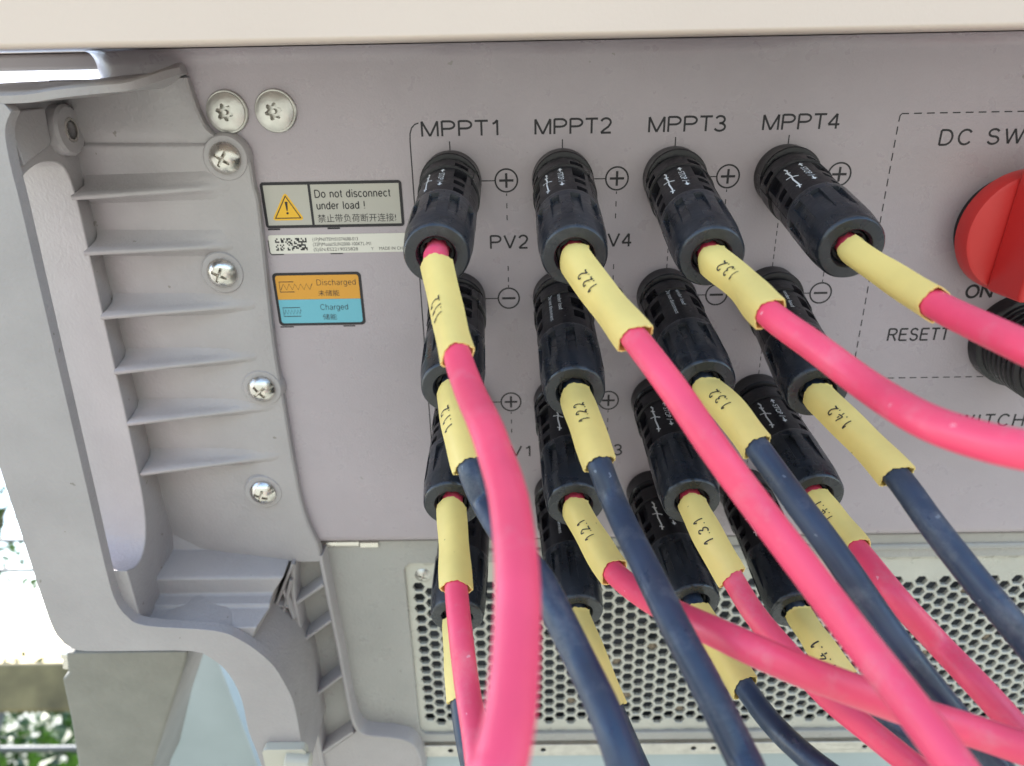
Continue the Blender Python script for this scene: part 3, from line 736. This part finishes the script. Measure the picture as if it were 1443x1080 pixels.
# ================================================================== solar cables with their plugs
PLUGS = [   # row, column, base on the panel, nut face centre, cable course, sleeve from/to (share of the course), sleeve roll, number, place along, place across
 (0,0,(0.0,-0.00,0),(-0.2,-9.9,52.1),[(-0.2,-10.4,54.5),(2.6,-16.5,66.2),(6.7,-21.7,87.4),(10.3,-23.4,103.6),(14.0,-23.0,119.2),(16.1,-24.4,127.9),(18.1,-24.5,139.4),(19.3,-26.5,153.3),(19.2,-30.0,162.6),(18.5,-32.0,171.4),(17.3,-33.3,177.7),(15.6,-35.2,182.6)],10.8,47.5,10,'1.1.2',0.55,0.45),
 (0,1,(34.0,-0.00,0),(34.2,-10.9,51.9),[(34.2,-11.4,54.3),(39.1,-16.4,65.8),(44.6,-20.0,86.2),(50.4,-25.5,100.5),(56.2,-32.7,110.7),(62.4,-40.2,117.3),(68.6,-46.9,126.4),(75.0,-53.6,137.6),(80.1,-58.2,149.3),(83.0,-61.1,157.0),(85.8,-64.8,162.5)],7.1,44.4,8,'1.2.2',0.38,0.00),
 (0,2,(68.0,-0.00,0),(68.4,-11.8,51.7),[(68.4,-12.3,54.1),(72.5,-14.8,64.6),(73.1,-15.8,84.0),(78.4,-18.4,97.0),(83.6,-21.3,108.6),(85.4,-20.1,125.1),(89.3,-19.1,134.0),(92.9,-17.9,139.6),(98.6,-18.3,141.6)],7.1,40.4,5,'1.3.2',0.35,-0.10),
 (0,3,(102.0,-0.00,0),(102.7,-10.1,52.0),[(102.7,-10.6,54.5),(105.1,-12.6,68.4),(106.0,-13.4,86.7),(106.5,-12.9,101.2),(108.0,-12.8,113.6),(110.9,-14.1,122.1)],7.1,42.1,38,'',0.50,0.00),
 (1,0,(0.0,-37.73,0),(1.8,-46.3,52.3),[(1.9,-46.7,54.7),(4.4,-49.9,67.0),(8.0,-55.2,80.8),(11.7,-61.6,86.3),(17.9,-59.5,104.2),(23.0,-58.4,115.5),(26.4,-60.7,123.5),(30.4,-64.9,131.8),(33.9,-67.2,141.5),(36.1,-70.6,148.2),(38.2,-75.9,153.0)],7.9,35.9,10,'1.1.2',0.50,0.50),
 (1,1,(34.0,-37.73,0),(34.8,-48.3,51.9),[(34.9,-48.8,54.4),(36.4,-49.7,66.5),(38.5,-53.0,82.1),(41.6,-59.5,90.1),(45.1,-61.1,108.7),(48.3,-63.0,124.3),(52.6,-67.8,135.8),(56.2,-73.0,143.8),(57.9,-75.3,150.0)],7.1,37.7,8,'1.2.2',0.50,-0.10),
 (1,2,(68.0,-37.73,0),(69.8,-46.9,52.2),[(69.9,-47.3,54.6),(72.3,-47.1,64.9),(75.5,-49.9,80.3),(80.8,-56.2,93.0),(86.4,-62.6,104.7),(94.4,-73.4,117.6),(105.3,-86.2,126.9),(112.6,-93.8,133.8),(119.3,-101.4,137.1)],7.1,36.0,5,'1.3.2',0.45,-0.10),
 (1,3,(102.0,-37.73,0),(100.3,-49.6,51.6),[(100.2,-50.1,54.1),(103.2,-52.1,69.8),(106.0,-54.4,87.0),(108.4,-58.7,98.4),(112.7,-64.6,109.5),(118.4,-71.4,120.2),(126.4,-81.0,127.9)],7.3,43.2,0,'1.4.2',0.42,0.00),
 (2,0,(0.0,-75.46,0),(-0.1,-83.2,52.4),[(-0.1,-83.5,54.9),(1.4,-86.8,67.1),(2.9,-89.4,81.5),(4.9,-93.2,95.0),(6.5,-99.6,103.3),(8.7,-101.9,114.2),(10.3,-102.5,123.5),(11.8,-104.5,132.4)],7.6,37.0,0,'',0.50,0.00),
 (2,1,(34.0,-75.46,0),(35.6,-84.1,52.3),[(35.7,-84.5,54.7),(39.8,-86.6,66.6),(43.4,-86.3,79.7),(48.8,-81.6,94.8),(53.1,-73.6,110.1),(57.3,-68.9,119.8),(62.0,-65.3,128.4),(70.0,-66.8,132.2),(78.9,-70.1,133.5),(91.8,-76.5,133.1),(102.2,-79.7,134.4),(110.6,-80.7,137.9),(118.6,-82.1,141.5)],7.1,36.0,8,'1.2.1',0.45,0.00),
 (2,2,(68.0,-75.46,0),(69.1,-83.4,52.4),[(69.1,-83.7,54.9),(71.7,-87.2,66.4),(75.4,-92.1,75.4),(78.3,-95.4,83.4),(81.3,-97.3,90.2),(85.4,-99.7,97.0),(91.8,-104.2,104.3),(98.7,-107.3,110.7),(105.2,-110.1,116.8),(112.1,-113.6,122.8)],7.1,32.7,-5,'1.3.1',0.50,0.20),
 (2,3,(102.0,-75.46,0),(104.5,-82.5,52.5),[(104.6,-82.8,55.0),(106.4,-84.3,64.7),(106.9,-83.3,77.6),(107.5,-82.7,94.5),(117.0,-92.5,98.8),(120.0,-93.8,109.3),(124.7,-98.0,115.7),(129.4,-102.7,122.1),(135.4,-108.9,129.0)],7.1,30.7,10,'1.4.1',0.35,0.00),
 (3,0,(0.0,-113.19,0),(-0.8,-125.6,51.5),[(-0.9,-126.2,53.9),(0.0,-129.2,62.5),(1.1,-134.9,73.4),(3.2,-140.2,83.6),(6.2,-145.2,93.1),(10.3,-149.9,102.0)],8.3,32.5,-8,'',0.50,0.00),
 (3,1,(34.0,-113.19,0),(36.7,-124.3,51.7),[(36.9,-124.8,54.2),(40.6,-126.2,69.1),(45.1,-133.7,80.2),(49.9,-140.7,90.6),(54.4,-147.3,100.3)],7.1,39.1,12,'',0.50,0.00),
 (3,2,(68.0,-113.19,0),(72.8,-120.8,52.2),[(73.0,-121.2,54.7),(76.9,-123.1,67.2),(80.2,-123.6,82.6),(83.7,-122.8,95.5),(88.5,-121.4,106.6),(96.0,-121.3,117.0)],9.0,38.5,12,'',0.50,0.00),
 (3,3,(102.0,-113.19,0),(105.3,-124.3,51.7),[(105.5,-124.8,54.2),(106.2,-123.7,67.1),(111.2,-128.5,77.1),(118.7,-133.2,86.4),(130.5,-136.8,94.7),(139.7,-140.1,102.6)],7.3,33.2,8,'1.4.1',0.75,0.10),
]

def polar(thetas, hs, rf):
    rings = [[(rf(t, h) * math.cos(t), rf(t, h) * math.sin(t), h) for t in thetas] for h in hs]
    return rings

def lines(base, cuts, e):
    s = set(base)
    for c in cuts: s.add(c - e); s.add(c + e)
    return sorted(s)

TOP = math.pi / 2
def ang(t):
    d = math.degrees(t - TOP)
    return (d + 180) % 360 - 180

def plug_mesh(kind):
    if kind == 'stop':
        win = [(34, 60, 9.2, 11.8), (36, 62, 13.2, 19.6), (38, 60, 21.6, 24.2), (40, 60, 27.0, 29.6)]
    else:
        win = [(30, 56, 9.0, 12.6), (34, 60, 15.0, 21.0), (36, 60, 22.6, 26.4)]
    cuts_t = sorted({s * a for w in win for a in w[:2] for s in (1, -1)} | {74, -74, 180 - .01, -165})
    cuts_h = sorted({h for w in win for h in w[2:]} | {12.4, 15.4, 17.2, 25.4, 26.0})
    th = [math.radians(90 + d) for d in lines([-180 + 6 * i for i in range(60)], cuts_t, .35)]
    hs = [6.3, 6.5] + lines([7 + i for i in range(27)], cuts_h, .06)
    hs = [h for h in hs if 6.2 < h < 33.5]
    def rf(t, h):
        d = ang(t); r = 9.15 if h < 12.4 else 8.85
        if abs(d) < 74 and h > 12.4: r = 8.75 - .25 * max(0, math.cos(math.radians(d * 1.2)))   # flattened print side
        if abs(d) >= 74:
            r = 9.35 if h < 15.4 else 8.9
            if 15.4 < h < 17.2: r = 7.9
            if 25.4 < h < 26.0 and kind == 'stop': r = 8.5
        for a0, a1, h0, h1 in win:
            if a0 < abs(d) < a1 and h0 < h < h1: r -= 1.9
        if h < 6.6: r -= .25
        return r
    v, f = loft(polar(th, hs, rf)); return raw('plug_body', v, f, M['black'], 28)

def nut_mesh():
    n = 10; cuts = []
    for k in range(n):
        c = -180 + 360 / n * k + 9; cuts += [c - 8, c + 8]
    th = [math.radians(90 + d) for d in lines([-180 + 6 * i for i in range(60)], cuts, .5)]
    hs = lines([30.8, 31.2, 32, 33, 34.5, 36, 38, 40, 42, 44, 46, 48, 49.5, 50.8, 51.6, 52.2, 52.7, 53.0], [33.6], .1)
    def rf(t, h):
        if h < 44: r = 9.0 - .15 * (h < 31)
        else: r = 9.0 - .75 * ((h - 44) / 9) ** 1.4
        if h > 52.1: r -= .45 * ((h - 52.1) / .9) ** 2
        d = ang(t)
        for k in range(n):
            c = -180 + 360 / n * k + 9; e = (d - c + 180) % 360 - 180
            if abs(e) < 8 and 33.6 < h < 46: r -= 1.15 * (1 - .8 * (h - 33.6) / 12.4)
        return r
    R_ = polar(th, hs, rf)
    for rad, h in ((7.5, 53.05), (5.2, 53.0), (4.9, 52.7), (4.6, 51.9), (4.45, 50.0)):
        R_.append([(rad * math.cos(t), rad * math.sin(t), h) for t in th])
    v, f = loft(R_, cap=False); return raw('gland_nut', v, f, M['nut'], 30)

def seal_mesh():
    th = [2 * math.pi * k / 64 for k in range(64)]
    R_ = []
    for rad, h, wob in ((4.44, 50.2, 0), (4.2, 51.2, .0), (3.7, 51.4, .25), (3.25, 50.6, .2), (2.95, 46, 0)):
        R_.append([((rad + wob * math.cos(8 * t)) * math.cos(t), (rad + wob * math.cos(8 * t)) * math.sin(t), h) for t in th])
    v, f = loft(R_, cap=False); return raw('seal', v, f, M['rubber'], 40)

def wrap(parts, r=8.62):
    """flat marks (along the plug, across it) bent round the printed side"""
    V, F = join(*parts); out = []
    for a, b, *_ in V:
        d = b / r; rr = 8.75 - .25 * max(0, math.cos(1.2 * d)) + .06
        out.append((rr * math.cos(TOP - d), rr * math.sin(TOP - d), a))
    return out, F

def stop_print():
    P = []
    def arrow(x, s): return [(x, -.18 + 2, 0), (x + 1.2 * s, -.18 + 2, 0), (x + 1.2 * s, -.75 + 2, 0), (x + 2.4 * s, 2, 0), (x + 1.2 * s, .75 + 2, 0), (x + 1.2 * s, .18 + 2, 0), (x, .18 + 2, 0)], [(0, 1, 2, 3, 4, 5, 6)]
    P += [arrow(16.2, -1), arrow(24.4, 1)]
    v, f = lettering('STOP', 17.0, 1.15, 1.7, 0); P.append((v, f))
    P.append(ribbon([(23.2, 1.1), (23.9, 2.9)], .22, 0))
    P.append(ribbon([(13.8, -2.6), (15.2, -2.1), (17, -2.5), (19.4, -2.2), (21.5, -2.5), (25.5, -2.2), (27.6, -2.5)], .42, 0))
    P.append(ribbon([(19.2, -3.9), (19.6, -2.6), (20.4, -1.6), (21.2, -.7)], .36, 0))
    P.append(ribbon([(16, -3.0), (17.4, -1.8)], .4, 0)); P.append(ribbon([(25.6, -3.0), (26.8, -1.7)], .4, 0))
    v, f = wrap(P); return raw('white_print', v, f, M['white_ink'], 60)

def load_print():
    P = [lettering('Do not disconnect', 12.2, .1 - 2.0, 1.25, 0, width=14.6), lettering('under load', 13.0, 1.1, 1.25, 0, width=9.2)]
    v, f = wrap(P); return raw('white_print', v, f, M['white_ink'], 60)

ME = dict(stop=plug_mesh('stop'), load=plug_mesh('load'), nut=nut_mesh(), seal=seal_mesh(), pstop=stop_print(), pload=load_print())

DIG = {'1': [[(.15, .72), (.5, 1), (.45, 0)]],
       '2': [[(.05, .78), (.25, 1), (.6, .98), (.72, .75), (.5, .45), (.05, .05), (.35, .1), (.85, .0)]],
       '3': [[(.08, .85), (.4, 1), (.7, .85), (.6, .6), (.35, .52), (.72, .4), (.7, .12), (.35, 0), (.0, .12)]],
       '4': [[(.45, 1), (.02, .36), (.85, .4)], [(.6, .7), (.55, -.05)]],
       '.': [[(.1, .0), (.2, .08)]]}

def course(tip, axis, pts):
    P = [np.array(tip) - 7 * np.array(axis), np.array(tip)] + [np.array(q, float) for q in pts]
    t = P[-1] - P[-2]; t = t / np.linalg.norm(t); g = np.array([0, -.866, .5])
    for i in range(6):                                   # beyond the picture the cable droops
        w = (i + 1) / 6 * .55; t = t * (1 - w) + g * w; t = t / np.linalg.norm(t); P.append(P[-1] + t * 38)
    out = []; n = len(P)
    for i in range(n - 1):
        a, b, c, d = P[max(i - 1, 0)], P[i], P[i + 1], P[min(i + 2, n - 1)]
        for k in range(8):
            s = k / 8
            out.append(.5 * (2 * b + (c - a) * s + (2 * a - 5 * b + 4 * c - d) * s * s + (3 * b - a - 3 * c + d) * s ** 3))
    out.append(P[-1]); o = np.array(out)
    for _ in range(3): o[1:-1] = o[:-2] * .25 + o[1:-1] * .5 + o[2:] * .25
    return o

def arc(o): return np.r_[0, np.cumsum(np.linalg.norm(np.diff(o, axis=0), axis=1))]

VIEW = Vector((20, 35, 232))       # where the sleeves' flat sides look: towards whoever reads them
def sleeve(parent, o, s0, s1, roll, text, tp, tv, seed):
    al = arc(o); rnd = random.Random(seed)
    N = 22
    def at(s): return Vector([float(np.interp(s, al, o[:, k])) for k in range(3)])
    mid = at((s0 + s1) / 2); tm = (at(s1) - at(s0)).normalized()
    n0 = (VIEW - mid); n0 = (n0 - tm * n0.dot(tm)).normalized()
    n0 = Matrix.Rotation(math.radians(roll), 3, tm) @ n0
    A, B = (4.0 if seed == 1 else 4.3 + rnd.uniform(-.12, .15)), 3.5
    def frm(s):
        t = (at(s + .6) - at(s - .6)).normalized(); n = (n0 - t * n0.dot(t)).normalized(); return t, n, t.cross(n)
    K = 44
    def prof(k, a, b):
        th = 2 * math.pi * k / K; x = a * math.cos(th); y = b * max(0, 1 - (abs(x) / a) ** 2.0) * (1 if math.sin(th) >= 0 else -1)
        return x, y
    skew0, skew1 = rnd.uniform(-.18, .18), rnd.uniform(-.2, .2)
    rings_o, rings_i = [], []
    for i in range(N + 1):
        u = i / N; s = s0 + (s1 - s0) * u; c = at(s); t, n, a = frm(s)
        wob = .12 * math.sin(5 * u + seed) + .08 * math.sin(11 * u + 2 * seed)
        jag = .0 if 0 < i < N else 1
        ro, ri = [], []
        for k in range(K):
            x, y = prof(k, A + wob, B); off = (skew0 * (1 - u) + skew1 * u) * x + jag * (.16 * math.sin(2.3 * k + seed) + .12 * math.sin(5.1 * k))
            ro.append(tuple(c + a * x + n * y + t * off)); x2, y2 = prof(k, A + wob - .42, B - .16); ri.append(tuple(c + a * x2 + n * y2 + t * off))
        rings_o.append(ro); rings_i.append(ri)
    v, f = loft(rings_o + rings_i[::-1] + [rings_o[0]], cap=False)
    sl = mesh('tag_sleeve', v, f, M['tag'], parent, smooth=35)
    if text:
        V, F = [], []
        H, adv = 2.7, 2.25
        s = s0 + (s1 - s0) * tp + adv * len(text.replace('.', '')) / 2
        for ch in text:
            w = .9 if ch == '.' else adv
            for st in DIG[ch]:
                pts = smooth_line([(x + rnd.uniform(-.04, .04), y + rnd.uniform(-.04, .04)) for x, y in st], 4) if len(st) > 2 else st
                rb, rf_ = ribbon([(x * 1.7, y * H) for x, y in pts], .34, 0)
                n_ = len(V)
                for (x, y, _) in rb:
                    ss = s - x; q = at(ss); t, n, a = frm(ss); xx = tv * A + (y - H / 2)
                    yy = B * max(0.02, 1 - min(1, abs(xx) / A) ** 2.0) + .16
                    V.append(tuple(q + a * xx + n * yy))
                F += [tuple(i + n_ for i in q_) for q_ in rf_]
            s -= w
        mesh('pen_number', V, F, M['pen'], sl)
    return sl

ORD = ('first', 'second', 'third', 'fourth')
ROW = ('top', 'second', 'third', 'bottom')
for r, c, base, tip, pts, s0, s1, roll, text, tp, tv in PLUGS:
    red = r % 2 == 0
    hue = 'red' if red else 'black'
    lab = '%s solar cable with yellow sleeve plugged into %s row under MPPT%d' % (hue, ROW[r], c + 1)
    th = thing('solar_cable', lab, 'cable', base, 'solar cables plugged into the panel')
    ax = (Vector(tip) - Vector(base)).normalized()
    up = Vector((-.22 - (.14 if c == 0 else 0) + random.uniform(-.26, .26), 1, 0)); up = (up - ax * up.dot(ax)).normalized(); rt = up.cross(ax)
    rot = Matrix((rt, up, ax)).transposed().to_4x4()
    kind = 'stop' if (red or (r == 3 and c > 1)) else 'load'
    pb = put('plug_body', th, ME[kind]); pb.matrix_local = rot
    put('white_print', pb, ME['p' + kind])
    gn = put('gland_nut', th, ME['nut']); gn.matrix_local = rot @ Matrix.Rotation(random.uniform(0, 6), 4, 'Z')
    put('seal', gn, ME['seal'])
    o = course(tip, ax, pts)
    rings = []
    ref = Vector((1, 0, 0))
    for i in range(len(o)):
        t = Vector(o[min(i + 1, len(o) - 1)] - o[max(i - 1, 0)]).normalized()
        ref = (ref - t * ref.dot(t)).normalized(); w = t.cross(ref); q = Vector(o[i])
        rings.append([tuple(q + (ref * math.cos(a) + w * math.sin(a)) * 2.98) for a in [2 * math.pi * k / 28 for k in range(28)]])
    v, f = loft(rings); mesh('cable', v, f, M['red'] if red else M['blue'], th, smooth=60)
    sleeve(th, o, s0, s1, roll, text, tp, tv, r * 4 + c + 1)

# ================================================================== behind the inverter
W = Matrix.Identity(4)
def wmesh(name, V, F, m_, parent, **kw): return mesh(name, [(x * 1000, y * 1000, z * 1000) for x, y, z in V], F, m_, parent, **kw)
def wthing(name, label, cat, base, group=None):
    return thing(name, label, cat, tuple(b * 1000 for b in base), group, frame=W)
# steel strut that carries the bracket
st = thing('steel_strut', 'dirty grey steel strut with rough paint under the cast bracket', 'strut', (-155, -290, -12))
v, f = prism([(-180, -199.5), (-126.5, -199.5), (-128.4, -205.8), (-143, -238), (-157.1, -269.8), (-172, -310), (-205, -310), (-192.6, -269.3), (-188, -238), (-185.4, -214.5), (-182, -211)], -60, -12)
mesh('gusset', v, f, M['post'], st, bevel=1.2, seg=2)
v, f = prism([(-178.0, -158.5), (-127, -158.5), (-127, -199.0), (-179, -199.0)], -60, -14)
mesh('saddle', v, f, M['post'], st, bevel=1.0)
v, f = lathe([(2.6, 0), (3.2, .6), (3.2, 3), (2.2, 3.4), (2.2, 9)], (-181.5, -201, -16), (-.2, -1, .1), n=6); mesh('bolt', v, f, M['steel'], st)
leg_top = (-188, -300, -36)
# leg straight down to the ground (gravity in panel axes is (0, -.707, .707))
gl = 1300
gd = (0, -cs, sn)
def along(p, d, s): return tuple(p[i] + d[i] * s for i in range(3))
r0 = [(-205, -300, -58), (-172, -300, -58), (-172, -300, -14), (-205, -300, -14)]
v, f = loft([r0, [along(p, gd, 1050 - (0)) for p in r0]]); mesh('leg', v, f, M['post'], st, bevel=1)
# galvanised channel behind it
gc = thing('galvanised_channel', 'pale blue galvanised steel channel slanting behind the grey strut', 'channel', (-180, -407, -90))
v, f = prism([(-166.5, -262), (-155, -262), (-157.6, -280.4), (-148.3, -368.3), (-144, -440), (-236, -440), (-206.6, -354.9), (-176, -300)], -93, -90)
mesh('web', v, f, M['galv'], gc, bevel=.5)
v, f = prism([(-155, -262), (-153, -262), (-155.5, -280.4), (-146.2, -368.3), (-142, -440), (-144, -440), (-148.3, -368.3), (-157.6, -280.4)], -130, -88)
mesh('lip', v, f, M['galv'], gc)
# weathered rail
ra = wthing('weathered_rail', 'yellowish weathered horizontal rail behind the inverter', 'rail', (-.6, 1.04, 1.05))
V, F = box(-1.9, .9, 1.0, 1.07, 1.052, 1.122); wmesh('beam', V, F, M['rusty'], ra, bevel=6)
for x in (-1.85, .85):
    V, F = box(x - .03, x + .03, 1.01, 1.06, 0, 1.051); wmesh('upright', V, F, M['rusty'], ra, bevel=3)
# wire fence below the rail
fe = wthing('wire_fence', 'thin grey wire fence below the weathered rail', 'fence', (-.6, 1.2, 0))
def tube_w(a, b, r, n=8):
    a, b = Vector(a), Vector(b); ax = (b - a).normalized(); u = ax.orthogonal().normalized(); w = ax.cross(u)
    return loft([[tuple(p + (u * math.cos(t) + w * math.sin(t)) * r) for t in [2 * math.pi * k / n for k in range(n)]] for p in (a, b)])
for i in range(14):
    x = -1.75 + i * .19
    V, F = tube_w((x, 1.2, 0), (x + .10, 1.2, 1.06), .0055); wmesh('bar', V, F, M['wire'], fe, smooth=60)
for z in (.45, .75, .985, 1.34, 1.285):
    V, F = tube_w((-2.2, 1.2, z), (.9, 1.2, z), .005 if z < 1.1 else .0042); wmesh('wire', V, F, M['wire'], fe, smooth=60)
V, F = tube_w((-2.15, 1.2, 0), (-2.15, 1.2, 1.4), .02, 12); wmesh('fence_post', V, F, M['wire'], fe, smooth=60)
V, F = tube_w((.85, 1.2, 0), (.85, 1.2, 1.4), .02, 12); wmesh('fence_post', V, F, M['wire'], fe, smooth=60)

def plant(name, label, cat, base, rx, rz, zc, n, size, seed):
    rnd = random.Random(seed)
    t = wthing(name, label, cat, base)
    V, F = [], []
    stems = []
    for s in range(9):
        a = rnd.uniform(0, 6.28); tip = Vector((base[0] + math.cos(a) * rx * .6, base[1] + math.sin(a) * rx * .6, zc + rz * rnd.uniform(-.1, .7)))
        stems.append((Vector(base), tip))
    for i in range(n):
        b, tp = stems[i % 9]
        while True:
            d = Vector((rnd.uniform(-1, 1), rnd.uniform(-1, 1), rnd.uniform(-1, 1)))
            if d.length < 1: break
        d *= .8 + .35 * math.sin(3 * d.x + 5 * d.z + seed)
        p = Vector((base[0] + d.x * rx, base[1] + d.y * rx, zc + d.z * rz))
        q = Matrix.Rotation(rnd.uniform(0, 6.28), 3, 'Z') @ Matrix.Rotation(rnd.uniform(-1.1, 1.1), 3, 'X')
        L = size * rnd.uniform(.6, 1.3); k = len(V)
        for x, y, z in ((0, 0, 0), (.32, .45, .06), (0, 1, -.1), (-.32, .45, .06)): V.append(tuple(p + q @ (Vector((x, y, z)) * L)))
        F.append((k, k + 1, k + 2)); F.append((k, k + 2, k + 3))
    wmesh('foliage', V, F, M['leaf'], t)
    parts = []
    for a, b in stems:
        k = loft([[tuple(p + Vector((math.cos(c) * r, math.sin(c) * r, 0))) for c in [2 * math.pi * j / 6 for j in range(6)]] for p, r in ((a, .014), ((a + b) / 2 + Vector((.02, 0, .04)), .009), (b, .003))])
        parts.append(k)
    V, F = join(*parts); wmesh('stems', V, F, M['stem'], t, smooth=60)
plant('shrub', 'leafy green shrub seen through the wire fence below the rail', 'shrub', (-1.15, 2.1, 0), .7, .62, .58, 7600, .05, 1)
plant('shrub', 'leafy green shrub glimpsed between the strut and the channel', 'shrub', (-.35, 2.3, 0), .55, .55, .6, 4200, .05, 2)
plant('shrub', 'dark leafy shrub farther back behind the wire fence', 'shrub', (-1.75, 3.0, 0), .8, .62, .55, 5200, .06, 5)
plant('young_tree', 'sunlit green branch at the left picture edge beside the bracket', 'tree', (-2.75, 3.2, 0), .62, .38, 1.78, 900, .07, 3)
